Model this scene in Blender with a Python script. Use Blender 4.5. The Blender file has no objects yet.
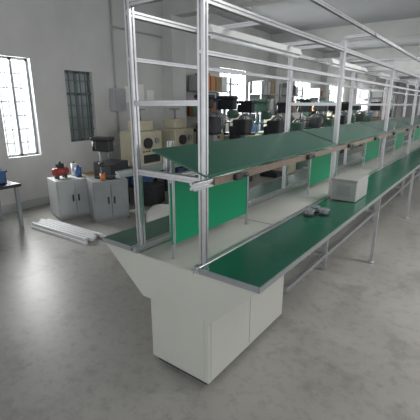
import bpy, bmesh, math, random
from mathutils import Vector, Matrix
random.seed(7)
S=bpy.context.scene
COL=S.collection
# ---------------- materials
def mat(name,col,rough=.5,metal=0.,noise=0.,nscale=5.,bump=0.,col2=None,spec=.5,trans=0.):
    m=bpy.data.materials.new(name); m.use_nodes=True
    nt=m.node_tree; b=nt.nodes['Principled BSDF']
    b.inputs['Base Color'].default_value=(*col,1)
    b.inputs['Roughness'].default_value=rough; b.inputs['Metallic'].default_value=metal
    b.inputs['Specular IOR Level'].default_value=spec
    if trans:
        tl=nt.nodes.new('ShaderNodeBsdfTranslucent'); tl.inputs['Color'].default_value=(*[min(1,c*1.4) for c in col],1)
        ms=nt.nodes.new('ShaderNodeMixShader'); ms.inputs[0].default_value=trans
        nt.links.new(b.outputs[0],ms.inputs[1]); nt.links.new(tl.outputs[0],ms.inputs[2]); nt.links.new(ms.outputs[0],nt.nodes['Material Output'].inputs[0])
    if noise or bump:
        tc=nt.nodes.new('ShaderNodeTexCoord'); n=nt.nodes.new('ShaderNodeTexNoise')
        n.inputs['Scale'].default_value=nscale; n.inputs['Detail'].default_value=6
        nt.links.new(tc.outputs['Object'],n.inputs['Vector'])
        if noise:
            cr=nt.nodes.new('ShaderNodeValToRGB')
            c2=col2 or tuple(max(0,c*(1-noise)) for c in col)
            cr.color_ramp.elements[0].color=(*c2,1); cr.color_ramp.elements[1].color=(*col,1)
            cr.color_ramp.elements[0].position=.35; cr.color_ramp.elements[1].position=.65
            nt.links.new(n.outputs['Fac'],cr.inputs['Fac']); nt.links.new(cr.outputs['Color'],b.inputs['Base Color'])
        if bump:
            bp=nt.nodes.new('ShaderNodeBump'); bp.inputs['Strength'].default_value=bump
            nt.links.new(n.outputs['Fac'],bp.inputs['Height']); nt.links.new(bp.outputs['Normal'],b.inputs['Normal'])
    return m
ALU=mat('aluminium',(.60,.61,.63),.33,.85,.10,20)
ALU2=mat('bright_aluminium',(.80,.81,.82),.45,.4,.05,20)
DGREEN=mat('dark_green_laminate',(.016,.115,.072),.24,0,.15,3)
BGREEN=mat('bright_green_panel',(.0,.36,.17),.45,trans=.35)
CREAM=mat('cream_paint',(.50,.51,.465),.45,0,.05,3)
CREAM2=mat('ivory_machine_paint',(.58,.54,.40),.5,0,.12,6)
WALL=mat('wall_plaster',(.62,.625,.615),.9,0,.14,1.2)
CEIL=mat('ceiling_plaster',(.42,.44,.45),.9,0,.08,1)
BLACK=mat('black_plastic',(.02,.02,.022),.45)
DARK=mat('dark_iron',(.04,.045,.05),.5,.3,.3,12)
STEEL=mat('grey_steel',(.30,.32,.33),.45,.4,.1,8)
LGREY=mat('light_grey_paint',(.42,.44,.44),.5,0,.05,4)
BOXG=mat('warm_grey_box_paint',(.33,.34,.32),.5,0,.06,4)
WHITE=mat('white_paint',(.74,.75,.75),.5)
BROWN=mat('brown_wood_strip',(.20,.15,.11),.5,0,.25,20)
PAPER=mat('paper',(.85,.85,.82),.8)
RED=mat('red_paint',(.32,.05,.04),.5)
BLUE=mat('blue_plastic',(.05,.12,.28),.45)
ORANGE=mat('orange_paint',(.5,.2,.07),.5)
CARD=mat('cardboard',(.38,.27,.15),.8,0,.1,9)
FRAME=mat('window_frame_metal',(.16,.19,.19),.5,.3)
FRAMEW=mat('window_frame_white',(.36,.39,.41),.5)
GLASSD=mat('dim_window_glass',(.34,.40,.41),.2,0,.25,2)
TUBE=mat('lamp_tube_glass',(.86,.88,.9),.3)
OCEAN=mat('green_machine_enamel',(.06,.15,.11),.45,0,.2,8)
GREYGREEN=mat('grey_green_paint',(.26,.32,.30),.5,0,.1,5)
SACK=mat('woven_sack',(.62,.62,.58),.8,0,.1,14,.2)
# worn concrete
FLOOR=bpy.data.materials.new('concrete_floor'); FLOOR.use_nodes=True
nt=FLOOR.node_tree; b=nt.nodes['Principled BSDF']; N=nt.nodes.new; L=nt.links.new
tc=N('ShaderNodeTexCoord'); n1=N('ShaderNodeTexNoise'); n2=N('ShaderNodeTexNoise'); n3=N('ShaderNodeTexNoise'); n4=N('ShaderNodeTexNoise')
n1.inputs['Scale'].default_value=.6; n1.inputs['Detail'].default_value=10; n1.inputs['Roughness'].default_value=.62
n2.inputs['Scale'].default_value=14; n2.inputs['Detail'].default_value=12; n2.inputs['Roughness'].default_value=.75; n3.inputs['Scale'].default_value=40
n4.inputs['Scale'].default_value=2.3; n4.inputs['Detail'].default_value=8; n4.inputs['Roughness'].default_value=.7
for n in (n1,n2,n3,n4): L(tc.outputs['Object'],n.inputs['Vector'])
def ramp(src,p0,p1,ca,cb):
    c=N('ShaderNodeValToRGB'); c.color_ramp.elements[0].position=p0; c.color_ramp.elements[1].position=p1
    c.color_ramp.elements[0].color=(*ca,1); c.color_ramp.elements[1].color=(*cb,1); L(src,c.inputs['Fac']); return c.outputs['Color']
def mul(a_,b_):
    mx=N('ShaderNodeMix'); mx.data_type='RGBA'; mx.blend_type='MULTIPLY'; mx.inputs['Factor'].default_value=1
    L(a_,mx.inputs['A']); L(b_,mx.inputs['B']); return mx.outputs['Result']
ca=ramp(n1.outputs['Fac'],.35,.65,(.275,.268,.248),(.375,.365,.342))
cb=ramp(n2.outputs['Fac'],.28,.5,(.70,.70,.69),(1,1,1))
cc=ramp(n4.outputs['Fac'],.36,.47,(.78,.78,.77),(1,1,1))
L(mul(mul(ca,cb),cc),b.inputs['Base Color'])
mr=N('ShaderNodeMapRange'); mr.inputs['To Min'].default_value=.30; mr.inputs['To Max'].default_value=.46; L(n1.outputs['Fac'],mr.inputs['Value']); L(mr.outputs['Result'],b.inputs['Roughness'])
bp=N('ShaderNodeBump'); bp.inputs['Strength'].default_value=.05; L(n3.outputs['Fac'],bp.inputs['Height']); L(bp.outputs['Normal'],b.inputs['Normal'])

# ---------------- geometry builder
class G:
    def __init__(s): s.v=[]; s.f=[]; s.smooth=[]
    def add(s,vs,fs,sm=False):
        o=len(s.v); s.v+= [tuple(v) for v in vs]; s.f+=[tuple(i+o for i in f) for f in fs]; s.smooth+=[sm]*len(fs); return s
    def box(s,x0,x1,y0,y1,z0,z1):
        vs=[(x0,y0,z0),(x1,y0,z0),(x1,y1,z0),(x0,y1,z0),(x0,y0,z1),(x1,y0,z1),(x1,y1,z1),(x0,y1,z1)]
        return s.add(vs,[(3,2,1,0),(4,5,6,7),(0,1,5,4),(1,2,6,5),(2,3,7,6),(3,0,4,7)])
    def bbox(s,x0,x1,y0,y1,z0,z1,b=.01):
        bm=bmesh.new(); bmesh.ops.create_cube(bm,size=1)
        for v in bm.verts: v.co=Vector(((x0+x1)/2+v.co.x*(x1-x0),(y0+y1)/2+v.co.y*(y1-y0),(z0+z1)/2+v.co.z*(z1-z0)))
        bmesh.ops.bevel(bm,geom=bm.edges[:],offset=b,segments=2,affect='EDGES',profile=.6)
        bm.verts.index_update()
        s.add([v.co.copy() for v in bm.verts],[[v.index for v in f.verts] for f in bm.faces]); bm.free(); return s
    def prism(s,poly,p0,p1,up=None,sm=False):
        p0=Vector(p0);p1=Vector(p1);d=(p1-p0).normalized()
        if up is None: up=Vector((0,0,1)) if abs(d.z)<.9 else Vector((0,1,0))
        up=Vector(up); a=up.cross(d).normalized(); b=d.cross(a)
        n=len(poly)
        vs=[p0+a*x+b*y for x,y in poly]+[p1+a*x+b*y for x,y in poly]
        s.add(vs,[(i,(i+1)%n,n+(i+1)%n,n+i) for i in range(n)],sm); o=len(s.v)-2*n
        s.f+=[tuple(o+i for i in reversed(range(n))),tuple(o+n+i for i in range(n))]; s.smooth+=[False,False]
        return s
    def cyl(s,p0,p1,r,r2=None,n=16):
        p0=Vector(p0);p1=Vector(p1);d=(p1-p0).normalized(); r2=r if r2 is None else r2
        up=Vector((0,0,1)) if abs(d.z)<.9 else Vector((0,1,0))
        a=up.cross(d).normalized(); b=d.cross(a)
        c=[(math.cos(2*math.pi*i/n),math.sin(2*math.pi*i/n)) for i in range(n)]
        vs=[p0+(a*x+b*y)*r for x,y in c]+[p1+(a*x+b*y)*r2 for x,y in c]
        s.add(vs,[(i,(i+1)%n,n+(i+1)%n,n+i) for i in range(n)],True); o=len(s.v)-2*n
        s.f+=[tuple(o+i for i in reversed(range(n))),tuple(o+n+i for i in range(n))]; s.smooth+=[False,False]
        return s
    def prof(s,p0,p1,w=.04,up=None):
        h=w/2; g=w*.12; dp=w*.22; q=w*.04
        side=[(-h,-h+q),(-h,-g),(-h+dp,-g),(-h+dp,g),(-h,g),(-h,h-q)]
        poly=[]
        for k in range(4):
            for x,y in side:
                for _ in range(k): x,y=y,-x
                poly.append((x,y))
        return s.prism(poly[::-1],p0,p1,up)
    def torus(s,c,ax,R,r,n=28,m=8):
        ax=Vector(ax).normalized(); up=Vector((0,0,1)) if abs(ax.z)<.9 else Vector((0,1,0))
        a=up.cross(ax).normalized(); b=ax.cross(a); c=Vector(c); vs=[];fs=[]
        for i in range(n):
            t=2*math.pi*i/n; d=a*math.cos(t)+b*math.sin(t)
            for j in range(m):
                u=2*math.pi*j/m; vs.append(c+d*(R+r*math.cos(u))+ax*r*math.sin(u))
        for i in range(n):
            for j in range(m):
                fs.append((i*m+j,((i+1)%n)*m+j,((i+1)%n)*m+(j+1)%m,i*m+(j+1)%m))
        return s.add(vs,fs,True)
    def obj(s,name,m,parent=None,loc=(0,0,0),label=None,cat=None,kind=None,group=None):
        me=bpy.data.meshes.new(name); me.from_pydata(s.v,[],s.f); 
        me.polygons.foreach_set('use_smooth',s.smooth)
        bm=bmesh.new(); bm.from_mesh(me); bmesh.ops.recalc_face_normals(bm,faces=bm.faces); bm.to_mesh(me); bm.free()
        me.materials.append(m); o=bpy.data.objects.new(name,me); COL.objects.link(o)
        o.location=loc
        if parent: o.parent=parent
        if label: o['label']=label
        if cat: o['category']=cat
        if kind: o['kind']=kind
        if group: o['group']=group
        return o
def empty(name,loc,label,cat,group=None,rz=0,sc=1):
    e=bpy.data.objects.new(name,None); e.empty_display_size=.1; e.location=loc; e.rotation_euler=(0,0,rz); e.scale=(sc,sc,sc); COL.objects.link(e)
    e['label']=label; e['category']=cat
    if group: e['group']=group
    return e
def copy_thing(src,loc,rz=None):
    n=src.copy(); COL.objects.link(n); n.location=loc
    if rz is not None: n.rotation_euler=(0,0,rz)
    for c in list(src.children):
        k=c.copy(); k.parent=n; COL.objects.link(k)
        for c2 in c.children:
            k2=c2.copy(); k2.parent=k; COL.objects.link(k2)
    return n

# ---------------- setting
XW=-5.5; Y0=-3.; Y1=42.; ZC=3.7
G().box(XW-.3,6,Y0,Y1+.3,-.1,0).obj('floor',FLOOR,kind='structure')
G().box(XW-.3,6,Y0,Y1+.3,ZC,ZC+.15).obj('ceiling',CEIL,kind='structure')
wins=[(2.85,3.38,.80,2.22),(3.95,4.5,.95,2.10),(8.6,10.0,1.3,2.5),(13.8,15.4,1.3,2.5),(18,20.4,1.2,2.5),(23,25.4,1.2,2.5),(28,30.4,1.2,2.5),(33,35.4,1.2,2.5)]
g=G(); y=Y0
for a,b,z0,z1 in wins:
    g.box(XW-.24,XW,y,a,0,ZC); g.box(XW-.24,XW,a,b,0,z0); g.box(XW-.24,XW,a,b,z1,ZC); y=b
g.box(XW-.24,XW,y,Y1,0,ZC); g.obj('wall_left',WALL,kind='structure')
G().box(XW-.24,-1.6,Y1,Y1+.2,0,ZC).box(-1.6,0.6,Y1,Y1+.2,0,.9).box(-1.6,.6,Y1,Y1+.2,2.7,ZC).box(.6,6,Y1,Y1+.2,0,ZC).obj('wall_back',WALL,kind='structure')
for i,(a,b,z0,z1) in enumerate(wins):
    g=G(); t=.035; x0,x1=XW-.14,XW-.08
    g.box(x0,x1,a,b,z0,z0+t).box(x0,x1,a,b,z1-t,z1).box(x0,x1,a,a+t,z0,z1).box(x0,x1,b-t,b,z0,z1)
    n=2 if b-a<1 else 4
    for k in range(1,n): 
        yy=a+(b-a)*k/n; g.box(x0,x1,yy-.018,yy+.018,z0,z1)
    for zz in ([z0+(z1-z0)*.68] if i else []): g.box(x0,x1,a,b,zz-.018,zz+.018)
    m_=int((z1-z0)/.2)
    if i<2:
        xb=x0-.04 if i==0 else x1+.01
        for k in range(1,m_+1): g.box(xb,xb+.02,a,b,z0+k*.2-.008,z0+k*.2+.008)
        for k in range(1,5): g.box(xb,xb+.02,a+(b-a)*k/5-.007,a+(b-a)*k/5+.007,z0,z1)
    w=g.obj('window_%d'%(i+1),FRAME if i==1 else FRAMEW,kind='structure')
    if i==1:
        G().box(x0+.02,x0+.03,a,b,z0,z1).obj('glass_pane',GLASSD,parent=w)
G().box(-1.6,.6,Y1+.05,Y1+.1,.9,.96).box(-1.6,.6,Y1+.05,Y1+.1,2.64,2.7).box(-1.6,-1.54,Y1+.05,Y1+.1,.9,2.7).box(.54,.6,Y1+.05,Y1+.1,.9,2.7).box(-.53,-.47,Y1+.05,Y1+.1,.9,2.7).obj('window_9',FRAMEW,kind='structure')
k=1
for yy in (6.35,11.5,16.7,21.7,26.7,31.7,36.7):
    G().box(XW,XW+.28,yy,yy+.45,0,ZC-.4).obj('trim_%d'%k,WALL,kind='structure'); k+=1
    G().box(XW,6,yy+.08,yy+.37,ZC-.4,ZC).obj('trim_%d'%k,WALL,kind='structure'); k+=1
G().box(XW,XW+.012,Y0,6.35,0,.12).obj('baseboard_left',LGREY,kind='structure')
G().cyl((XW+.03,5.0,1.0),(XW+.03,5.0,ZC),.015).cyl((XW+.03,5.0,2.9),(XW+.03,6.35,2.9),.015).obj('trim_%d'%k,LGREY,kind='structure')
e=empty('electrical_box',(XW,5.0,1.45),'grey electrical switch box fixed to the plaster wall','switch box')
G().bbox(0,.12,-.15,.15,0,.4,.008).obj('case',LGREY,parent=e)
G().bbox(.12,.13,-.13,.13,.03,.37,.004).obj('door',STEEL,parent=e)
for (yy,zz) in ((5.35,1.75),(5.65,1.8),(5.95,1.7)):
    G().box(-.002,.006,-.105,.105,-.15,.15).obj('paper_notice',PAPER,loc=(XW,yy,zz),label='white paper notice sheet pinned to the wall',cat='notice',group='paper notices on the wall')

# ---------------- assembly line
XL,XR=-1.50,-1.03; YS=1.48; MOD=1.92; NM=17; ZT=2.07; YE=YS+MOD*NM
ROT=math.radians(-2.7)
line=empty('assembly_line',(-1.26,YS,0),'long aluminium-profile assembly line bench with dark green worktops','workbench',rz=ROT)
LM=Matrix.Translation(Vector((-1.26,YS,0)))@Matrix.Rotation(ROT,4,'Z')@Matrix.Translation(Vector((1.26,-YS,0)))
def on(x,y,z): return tuple(LM@Vector((x,y,z)))
def part(g,name,m,label=None,parent=None):
    off=Vector(line.location)
    g.v=[tuple(Vector(v)-off) for v in g.v]
    return g.obj(name,m,parent=parent or line,label=label)
for i in range(NM+1):
    y=YS+i*MOD
    for x in (XL,XR):
        part(G().prof((x,y,0 if i else .72),(x,y,ZT),.037),'post',ALU)
    part(G().prof((XL+.02,y,ZT-.03),(XR-.02,y,ZT-.03),.028),'top_crossbar',ALU)
    part(G().prof((XL+.02,y,1.56),(XR-.02,y,1.56),.028),'middle_crossbar',ALU)
    part(G().prof((XL+.02,y,1.19),(XR-.02,y,1.19),.033),'shelf_crossbar',ALU)
    if i:
        part(G().prof((-1.76,y,.68),(-.69,y,.68),.035),'worktop_bearer',ALU)
        part(G().prof((XL+.02,y,.15),(XR-.02,y,.15),.035),'foot_crossbar',ALU)
part(G().prof((XL,YS+.28,.752),(XL,YS+.28,1.34),.033),'upright',ALU)
for i in range(1,9):
    part(G().prof((-.70,YS+MOD*i+.45,0),(-.70,YS+MOD*i+.45,.72),.03).cyl((-.70,YS+MOD*i+.45,0),(-.70,YS+MOD*i+.45,.02),.03),'leg',ALU)
for x in (XL,XR):
    part(G().prof((x,YS-.02,ZT-.075),(x,YE,ZT-.075),.032),'top_rail',ALU)
    part(G().prof((x,YS+1.05,.15),(x,YE,.15),.035),'lower_rail',ALU)
    part(G().prof((x,YS-.02,1.78),(x,YE,1.78),.022),'lamp_rail',ALU)
part(G().prof((-.80,YS+.6,ZT+.02),(-.80,YE,ZT+.02),.022),'outer_lamp_rail',ALU)
for i in range(1,NM+1):
    part(G().prof((XR,YS+i*MOD,ZT+.02),(-.78,YS+i*MOD,ZT+.02),.025),'overhang_arm',ALU)
part(G().prof((XR+.03,YS-.12,1.185),(XR+.03,YE,1.185),.036),'shelf_rail',ALU)
part(G().prof((XL-.03,YS-.12,1.185),(XL-.03,YE,1.185),.036),'shelf_rail',ALU)
part(G().box(XR+.049,XR+.057,YS+.02,YE,1.172,1.208),'socket_strip',BROWN,'brown strip along the shelf rail')
for x0,x1,z0 in ((-1.78,-1.525,.725),(-1.475,-1.055,.695),(-1.005,-.665,.725)):
    for i in range(NM//2+1):
        a=YS-.06+i*MOD*2; b=min(a+MOD*2-.006,YE)
        if b>a:
            if z0<.7: part(G().bbox(x0,x1,a,b,z0,z0+.02,.004),'centre_tray',CREAM,'cream recessed metal strip')
            else: part(G().bbox(x0,x1,a,b,z0,z0+.025,.004),'worktop',DGREEN)
for x in (XL,XR):
    part(G().prof((x,YS-.06,.733),(x,YE,.733),.04),'base_rail',ALU)
for x0,x1,z in ((-1.785,-1.52,.722),(-1.01,-.66,.722)):
    part(G().box(x0,x1,YS-.068,YS-.0605,z,z+.03),'worktop_edging',STEEL)
part(G().box(-1.788,-1.7805,YS-.068,YE,.722,.75),'worktop_edging',STEEL)
part(G().box(-.664,-.657,YS-.068,YE,.722,.75),'worktop_edging',STEEL)
for i in range(NM):
    a=YS+i*MOD-.02+(0 if i==0 else .03); b=YS+(i+1)*MOD-.03
    th=.01; xa,za,xb,zb=-1.36,1.315,-1.0,1.213
    part(G().add([(xa,a,za),(xb,a,zb),(xb,b,zb),(xa,b,za),(xa,a,za+th),(xb,a,zb+th),(xb,b,zb+th),(xa,b,za+th)],
          [(3,2,1,0),(4,5,6,7),(0,1,5,4),(1,2,6,5),(2,3,7,6),(3,0,4,7)]),'tilted_shelf',DGREEN)
    a=YS+i*MOD
    part(G().box(-1.259,-1.255,a+.0,a+.80,.80,1.15),'divider_panel',BGREEN,'bright green translucent divider sheet')
    for yy in (a+.08,a+MOD-.22):
        part(G().prof((-1.35,yy,1.17),(-1.35,yy,1.30),.025),'shelf_bracket',ALU)
    for yy in (a+.02,a+.80):
        part(G().prof((-1.257,yy,.715),(-1.257,yy,1.17),.018),'divider_upright',ALU)
part(G().prof((-1.257,YS,1.18),(-1.257,YE,1.18),.03),'centre_rail',ALU)
for i in range(16):
    y=YS+.18+i*MOD/2
    part(G().bbox(XR+.057,XR+.082,y,y+.07,1.172,1.206,.006).cyl((XR+.07,y+.07,1.189),(XR+.07,y+.12,1.189),.013),'power_socket',BLACK,'black power socket clipped on rail')
for i in range(14):
    y=YS+.35+i*MOD
    l=part(G().box(-1.285,-1.235,y,y+1.2,1.935,1.955).box(-1.275,-1.245,y,y+1.2,1.955,1.975),'lamp_fixture',WHITE,'white fluorescent lamp housing')
    part(G().cyl((-1.26,y+.03,1.918),(-1.26,y+1.17,1.918),.013),'lamp_tube',TUBE,parent=l)
    for yy in (y+.2,y+1.0): part(G().prof((XL,yy,1.99),(XR,yy,1.99),.025),'lamp_hanger',ALU)
# end cabinet
yc0,yc1=YS-.055,YS+.9
zb,zt=.45,.694
bl,br=-1.42,-.98
part(G().add([(-1.775,yc0,zt+.025),(-.67,yc0,zt+.025),(br+.03,yc0,zb),(bl-.03,yc0,zb),(-1.775,yc1,zt+.025),(-.67,yc1,zt+.025),(br+.03,yc1,zb),(bl-.03,yc1,zb)],
   [(0,1,2,3),(7,6,5,4),(1,5,6,2),(2,6,7,3),(3,7,4,0)]),'end_hopper',CREAM,'cream tapered sheet-metal end cover')
c=part(G().bbox(bl,br,yc0+.03,yc1,0.03,zb,.005),'base_cabinet',CREAM,'cream sheet-metal base cabinet')
part(G().box(bl+.03,br-.03,yc0+.05,yc1-.02,0,.03),'plinth',DARK,parent=c)
part(G().bbox(br,br+.004,yc0+.05,yc0+.46,.05,.43,.001),'access_panel',CREAM,parent=c)
part(G().bbox(br,br+.004,yc0+.468,yc1-.03,.05,.43,.001),'access_panel',CREAM,parent=c)
part(G().bbox(bl+.03,br-.03,yc0+.026,yc0+.03,.05,.43,.001),'access_panel',CREAM,parent=c)

# ---------------- items on line
b=empty('metal_box',on(-.87,3.42,.752),'warm grey metal control box on the green worktop','box',rz=ROT,sc=.9)
G().bbox(-.12,.12,-.2,.2,0,.19,.01).obj('case',BOXG,parent=b)
G().bbox(-.125,.125,-.205,.205,.19,.212,.006).obj('lid',BOXG,parent=b)
G().box(-.06,.06,-.208,-.2,.05,.15).obj('front_panel',STEEL,parent=b)
t=empty('wire_spool',on(-.94,2.78,.752),'small grey and black wire spool lying on worktop','spool',group='spools on the worktop',sc=.72)
G().cyl((0,0,0),(0,0,.01),.06,n=24).obj('flange',BLACK,parent=t)
G().cyl((0,0,.05),(0,0,.06),.06,n=24).obj('flange',STEEL,parent=t)
G().cyl((0,0,.01),(0,0,.05),.045,n=24).obj('wire_winding',STEEL,parent=t)
copy_thing(t,on(-.93,2.65,.752)); copy_thing(t,on(-.85,2.74,.752))

# ---------------- machines along wall
def drill(loc,rz=0,body=DARK,label='dark bench drill press standing on a machine cabinet',sc=.8):
    e=empty('drill_press',loc,label,'machine',group='drill presses along the wall',rz=rz,sc=sc)
    G().bbox(-.16,.16,-.22,.22,0,.05,.01).obj('base',body,parent=e)
    G().cyl((0,.12,.05),(0,.12,.85),.035).obj('column',STEEL,parent=e)
    G().bbox(-.13,.13,-.2,.08,.3,.33,.008).cyl((0,.12,.27),(0,.12,.36),.06).obj('table',body,parent=e)
    G().bbox(-.09,.09,-.2,.2,.62,.86,.03).bbox(-.12,.12,-.22,.3,.86,.95,.03).obj('head',body,parent=e)
    G().cyl((0,-.1,.62),(0,-.1,.53),.03).cyl((0,-.1,.53),(0,-.1,.47),.025,.012).cyl((0,-.1,.47),(0,-.1,.4),.006).obj('chuck',STEEL,parent=e)
    G().cyl((0,.24,.62),(0,.24,.85),.08).obj('motor',body,parent=e)
    g=G().cyl((.09,-.1,.7),(.14,-.1,.7),.025)
    for k in range(3):
        a=k*2.094+.4; g.cyl((.13,-.1,.7),(.15,-.1+.16*math.cos(a),.7+.16*math.sin(a)),.007)
    g.obj('feed_handle',STEEL,parent=e)
    return e
def mcab(loc,w=.6,d=.5,h=.8,m=CREAM2,rz=0,label='ivory steel machine cabinet along the wall',group='machine cabinets along the wall'):
    e=empty('machine_cabinet',loc,label,'cabinet',group=group,rz=rz)
    G().bbox(-d/2,d/2,-w/2,w/2,.04,h,.012).box(-d/2+.02,d/2-.02,-w/2+.02,w/2-.02,0,.04).obj('body',m,parent=e)
    dd=G().bbox(d/2,d/2+.015,-w/2+.04,w/2-.04,.1,h-.2,.005).obj('door',m,parent=e)
    G().bbox(d/2+.015,d/2+.03,w/2-.12,w/2-.09,h*.45,h*.6,.004).obj('handle',BLACK,parent=dd)
    G().cyl((d/2,-w*.2,h-.1),(d/2+.02,-w*.2,h-.1),.045).obj('gauge',BLACK,parent=e)
    G().cyl((d/2,w*.12,h-.1),(d/2+.02,w*.12,h-.1),.03).obj('gauge',BLACK,parent=e)
    return e
def press(loc,rz=0,body=DARK,label='black toggle punch press with flywheel',sc=.9):
    e=empty('punch_press',loc,label,'machine',group='punch presses along the wall',rz=rz,sc=sc)
    G().bbox(-.25,.25,-.22,.22,0,.12,.01).bbox(-.22,-.05,-.18,.18,.1,1.35,.03).bbox(-.2,.25,-.2,.2,.7,.8,.015).bbox(-.15,.22,-.15,.15,1.15,1.5,.04).obj('frame',body,parent=e)
    G().bbox(.05,.17,-.07,.07,.95,1.15,.01).obj('ram',STEEL,parent=e)
    g=G().torus((0,.24,1.4),(0,1,0),.2,.03).cyl((0,.2,1.4),(0,.28,1.4),.05)
    for k in range(4):
        a=k*math.pi/4; g.cyl((-.2*math.cos(a),.24,1.4-.2*math.sin(a)),(.2*math.cos(a),.24,1.4+.2*math.sin(a)),.015)
    g.obj('flywheel',STEEL,parent=e)
    G().cyl((-.22,-.12,1.62),(-.22,.12,1.62),.1).obj('motor',OCEAN,parent=e)
    return e
def bench_machine(loc,label):
    e=empty('machine_stand',loc,'dark steel machine stand with open shelf','stand',group='machine stands')
    G().bbox(-.3,.3,-.35,.35,.46,.5,.006).obj('top',DARK,parent=e)
    G().box(-.27,.27,-.32,.32,.15,.17).obj('shelf',DARK,parent=e)
    for x in (-.27,.27):
        for y in (-.32,.32): G().box(x-.02,x+.02,y-.02,y+.02,0,.46).obj('leg',DARK,parent=e)
    q=empty('parts_bin',(loc[0],loc[1]-.1,.171),'dark blue parts bin on the stand shelf','bin',group='bins under machine stands')
    G().bbox(-.2,.2,-.15,.15,0,.2,.01).obj('bin_body',BLUE,parent=q)
    G().box(-.205,.205,-.155,.155,.2,.215).obj('bin_lid',BLACK,parent=q)
    m=empty('grinding_machine',(loc[0],loc[1],.5),label,'machine',group='ivory machines')
    G().bbox(-.24,.24,-.29,.29,0,.62,.03).obj('housing',CREAM2,parent=m)
    G().bbox(-.15,.15,-.18,.18,.62,.80,.03).obj('head_cover',CREAM2,parent=m)
    G().cyl((.24,-.1,.42),(.29,-.1,.42),.09,n=24).obj('wheel_guard',BLACK,parent=m)
    G().cyl((.24,.14,.45),(.27,.14,.45),.05,n=20).obj('gauge',STEEL,parent=m)
    G().bbox(.24,.26,-.2,.2,.08,.22,.005).obj('vent_panel',DARK,parent=m)
    for k in range(3): G().cyl((.24,-.2+k*.07,.28),(.26,-.2+k*.07,.28),.014).obj('button',[RED,OCEAN,BLACK][k],parent=m)
    G().cyl((0,0,.80),(0,0,.98),.02).cyl((-.12,0,.98),(.12,0,.98),.012).obj('hand_lever',STEEL,parent=m)
    return e
bench_machine((-4.75,4.85,0),'ivory grinding machine with round black wheel guard')
bench_machine((-4.7,5.75,0),'ivory grinding machine with round black wheel guard')
mcab((-4.6,6.65,0),.6,.55,1.0,CREAM2,label='ivory machine cabinet beside the pilaster')
drill((-4.6,6.65,1.0),math.pi/2)
press((-3.9,5.75,0),0)
press((-3.8,6.75,0),0,DARK,'black punch press with steel flywheel',.85)
mcab((-4.55,7.5,0),.6,.55,.9,LGREY,label='light grey machine cabinet along the wall')
drill((-4.55,7.5,.9),math.pi/2,sc=.9)
YY=[(8.3,.85),(9.05,.8),(9.8,.85),(10.55,.8),(12.3,.85),(13.1,.8),(13.9,.85),(14.7,.8),(15.5,.85),(16.3,.8),(17.6,.8),(18.6,.85),(19.5,.8)]
for i,(y,h) in enumerate(YY):
    mt=[CREAM2,LGREY,CREAM2,ORANGE,GREYGREEN][i%5]
    mcab((-4.5,y,0),.6,.55,h,mt,label={CREAM2:'ivory machine cabinet along the wall',LGREY:'light grey machine cabinet along the wall',ORANGE:'orange machine cabinet along the wall',GREYGREEN:'grey-green machine cabinet along the wall'}[mt])
    if i%3==2:
        m=empty('grinding_machine',(-4.5,y,h),'small ivory grinding machine on a cabinet','machine',group='ivory machines',sc=.85)
        G().bbox(-.2,.2,-.25,.25,0,.5,.03).obj('housing',CREAM2,parent=m)
        G().cyl((.2,-.08,.32),(.25,-.08,.32),.09,n=24).obj('wheel_guard',BLACK,parent=m)
        G().bbox(-.12,.12,-.12,.12,.5,.66,.03).obj('head_cover',DARK,parent=m)
    else:
        drill((-4.5,y,h),math.pi/2,[DARK,OCEAN][i%3],label=['dark bench drill press on a cabinet','green bench drill press on a cabinet'][i%3],sc=[.85,.95][i%3])
for i,y in enumerate((7.7,9.0,10.3,11.6,12.9,14.2,15.6,17)):
    press((-3.5,y,0),0,[DARK,OCEAN][i%2],['black toggle punch press with flywheel','dark green punch press with flywheel'][i%2],[.82,.76][i%2])
    if i<6:
        mcab((-3.5,y+.65,0),.5,.45,.95,[CREAM2,GREYGREEN][i%2],label=['ivory machine cabinet between punch presses','grey-green machine cabinet between punch presses'][i%2])
        drill((-3.5,y+.65,.95),math.pi/2,DARK,label='dark bench drill press on a cabinet',sc=.7)
def rack(loc,top=2.3,d=.2):
    e=empty('storage_rack',loc,'grey steel storage rack holding cartons and parts','rack',group='storage racks along the wall')
    for x in (-d-.05,d+.05):
        for y in (-.66,.66): G().box(x-.02,x+.02,y-.02,y+.02,0,top).obj('upright',STEEL,parent=e)
    for z in (.2,.75,1.3,1.85): G().box(-d-.06,d+.06,-.67,.67,z,z+.03).obj('shelf',STEEL,parent=e)
    for z in (.78,1.33,1.88):
        y=-.62
        while y<.36:
            w=random.uniform(.18,.26); h=random.uniform(.2,.42); m,nm=random.choice([(CARD,'brown cardboard carton'),(ORANGE,'orange carton'),(BLUE,'blue plastic bin'),(WHITE,'white carton'),(LGREY,'grey plastic bin'),(DARK,'dark plastic bin'),(LGREY,'grey plastic bin')])
            q=empty('storage_box',(loc[0],loc[1]+y+w/2,z+.001),nm+' on a storage rack','box',group='boxes on storage racks')
            G().bbox(-d,d,-w/2,w/2,0,h-.03,.006).obj('box_body',m,parent=q)
            G().bbox(-d-.005,d+.005,-w/2-.004,w/2+.004,h-.03,h,.004).obj('box_lid',m,parent=q)
            y+=w+.04
for y in (7.7,10.75,12.75,15.9): rack((-5.22,y,0),2.2,.14)
for y in (20.8,22.4,24.0,25.6,28.5): rack((-4.4,y,0))
rack((-3.4,18.6,0)); rack((-3.4,20.2,0))

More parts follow.
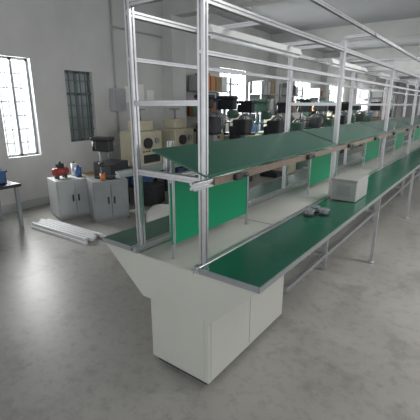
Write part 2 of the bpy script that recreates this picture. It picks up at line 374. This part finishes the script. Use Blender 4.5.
# ---------------- tool cabinets and clutter by the window
def steelcab(loc,w,d,h,m,label,rz=0):
    e=empty('tool_cabinet',loc,label,'cabinet',rz=rz)
    G().bbox(-d/2,d/2,-w/2,w/2,.03,h,.008).box(-d/2+.02,d/2-.02,-w/2+.02,w/2-.02,0,.03).obj('body',m,parent=e)
    for s in (-1,1):
        dd=G().bbox(d/2,d/2+.012,(-w/2+.02 if s<0 else .005),(-.005 if s<0 else w/2-.02),.06,h-.04,.003).obj('door',m,parent=e)
        G().box(d/2+.012,d/2+.025,s*.04-.008,s*.04+.008,h*.45,h*.62).obj('handle',DARK,parent=dd)
    return e
steelcab((-4.05,3.42,0),.48,.42,.57,STEEL,'grey steel tool cabinet with two doors',-.5)
steelcab((-4.62,3.22,0),.5,.4,.55,LGREY,'light grey steel tool cabinet beside the wall',-.3)
drill((-4.05,3.42,.57),math.pi/2+.2,BLACK,label='small black drilling machine on grey tool cabinet',sc=.6)
e=empty('air_compressor',(-4.66,3.12,.55),'small red compressor standing on grey cabinet','machine',sc=.6)
G().cyl((0,-.16,.16),(0,.16,.16),.1).cyl((0,-.19,.16),(0,-.16,.16),.06,.1).cyl((0,.16,.16),(0,.19,.16),.1,.06).obj('tank',RED,parent=e)
for s in (-.105,.105): G().box(-.08,.08,s-.015,s+.015,0,.09).obj('foot',BLACK,parent=e)
G().bbox(-.05,.05,-.08,.08,.25,.35,.01).cyl((0,0,.35),(0,0,.4),.03).obj('pump_head',DARK,parent=e)
def can(loc,m,label,r=.045,h=.14):
    e=empty('oil_can',loc,label,'can',group='cans on tool cabinets')
    G().cyl((0,0,0),(0,0,h),r,n=20).torus((0,0,h),(0,0,1),r-.004,.005,20,6).obj('can_body',m,parent=e)
    G().cyl((0,0,h),(0,0,h+.025),.018,.014,n=14).obj('cap',BLACK,parent=e)
can((-4.56,3.34,.55),BLUE,'blue oil can on the light grey cabinet')
can((-4.68,3.36,.55),WHITE,'white can on the light grey cabinet',.04,.18)
can((-3.95,3.27,.57),ORANGE,'orange can on the grey tool cabinet',.035,.1)
def sack(loc,rz,label='full white woven sack lying on the floor'):
    e=empty('sack',loc,label,'sack',rz=rz)
    vs=[];fs=[];n=20;rows=9
    for j in range(rows):
        t=j/(rows-1); ww=.26*(1-abs(2*t-1)**4*.45); hh=.1*(1-abs(2*t-1)**3*.75)
        for i in range(n):
            a=2*math.pi*i/n; c_,s_=math.cos(a),math.sin(a)
            vs.append((ww*math.copysign(abs(c_)**.8,c_)*.7,(t-.5)*.7,hh+hh*math.copysign(abs(s_)**.7,s_)))
    for j in range(rows-1):
        for i in range(n): fs.append((j*n+i,j*n+(i+1)%n,(j+1)*n+(i+1)%n,(j+1)*n+i))
    fs.append(tuple(range(n))[::-1]); fs.append(tuple((rows-1)*n+i for i in range(n)))
    G().add(vs,fs,True).obj('sack_body',SACK,parent=e)
    G().torus((0,.3,.1),(0,1,0),.05,.008,16,6).obj('tie_string',DARK,parent=e)
sack((-3.35,3.75,0),.5)
for r_ in range(2):
    for c_ in range(6-r_):
        G().prof((-.55,0,0),(.55,0,0),.034).obj('aluminium_profile',ALU2,loc=(-3.98+.03*random.uniform(-2,2),2.52+c_*.05+r_*.022,.0175+r_*.035),label='bare bright aluminium profile bar stacked on the floor',cat='metal bar',group='profile bars on the floor')
def carton(loc,sx,sy,sz,rz,m=CARD,label='brown cardboard carton on the floor'):
    q=empty('carton',loc,label,'box',rz=rz)
    G().bbox(-sx/2,sx/2,-sy/2,sy/2,0,sz,.006).obj('box_body',m,parent=q)
    for s in (-1,1):
        G().box(-sx/2,sx/2,min(s*.004,s*sy/2),max(s*.004,s*sy/2),sz,sz+.005).obj('flap',m,parent=q)
carton((-5.0,3.9,0),.4,.45,.45,.1)
carton((-4.55,3.95,0),.35,.4,.7,.1,DARK,'tall dark carton behind the tool cabinets')
carton((-4.1,4.35,0),.35,.4,.3,.4,DARK,'dark plastic crate on the floor')
carton((-3.4,4.5,0),.35,.5,.35,-.2,DARK,'dark plastic crate on the floor')
carton((-3.2,5.4,0),.4,.4,.45,.2,LGREY,'light grey carton on the floor')
e=empty('work_table',(-4.9,2.15,0),'low dark-topped steel table by the window','table')
G().bbox(-.3,.3,-.35,.35,.55,.59,.006).obj('table_top',DARK,parent=e)
for x in (-.26,.26):
    for y in (-.3,.3): G().box(x-.02,x+.02,y-.02,y+.02,0,.55).obj('leg',STEEL,parent=e)
e=empty('plastic_bin',(-4.9,2.2,.59),'blue plastic parts bin on table','bin')
G().box(-.15,.15,-.2,.2,0,.012).box(-.15,-.14,-.2,.2,0,.16).box(.14,.15,-.2,.2,0,.16).box(-.15,.15,-.2,-.19,0,.16).box(-.15,.15,.19,.2,0,.16).obj('bin_shell',BLUE,parent=e)
G().box(-.165,.165,-.215,-.2,.14,.17).box(-.165,.165,.2,.215,.14,.17).box(-.165,-.15,-.215,.215,.14,.17).box(.15,.165,-.215,.215,.14,.17).obj('rim',BLUE,parent=e)

# ---------------- light & world
w=bpy.data.worlds.new('World'); S.world=w; w.use_nodes=True
w.node_tree.nodes['Background'].inputs[0].default_value=(.98,.985,1.0,1); w.node_tree.nodes['Background'].inputs[1].default_value=1.3
def area(loc,rot,sx,sy,en,col=(1,1,1)):
    l=bpy.data.lights.new('area_light','AREA'); l.shape='RECTANGLE'; l.size=sx; l.size_y=sy; l.energy=en; l.color=col
    o=bpy.data.objects.new('area_light',l); o.location=loc; o.rotation_euler=rot; COL.objects.link(o)
for y in (4,12,20,28,36): area((1.5,y,ZC-.45),(0,0,0),3,.6,110 if y<10 else 60,(1,.985,.955))  # added fill lights facing down below the ceiling, with no fixtures
for a,b_,z0,z1 in wins[:6]:
    if a==3.95: continue
    area((XW-.5,(a+b_)/2,(z0+z1)/2+.2),(0,-math.radians(75),0),z1-z0,b_-a,(260 if a<3 else 190)*(b_-a))

# ---------------- camera
f=370.; P_=math.radians(15.8); A=math.radians(34)
h=Vector((-math.sin(A),math.cos(A),0)); r=Vector((math.cos(A),math.sin(A),0))
F=h*math.cos(P_)-Vector((0,0,1))*math.sin(P_); U=h*math.sin(P_)+Vector((0,0,1))*math.cos(P_)
cam=bpy.data.cameras.new('Camera'); cam.sensor_width=36; cam.lens=f/420*36; cam.clip_end=200
co=bpy.data.objects.new('Camera',cam); COL.objects.link(co)
co.matrix_world=Matrix((( r.x,U.x,-F.x,0),(r.y,U.y,-F.y,0),(r.z,U.z,-F.z,1.55),(0,0,0,1)))
S.camera=co
S.view_settings.view_transform='Standard'
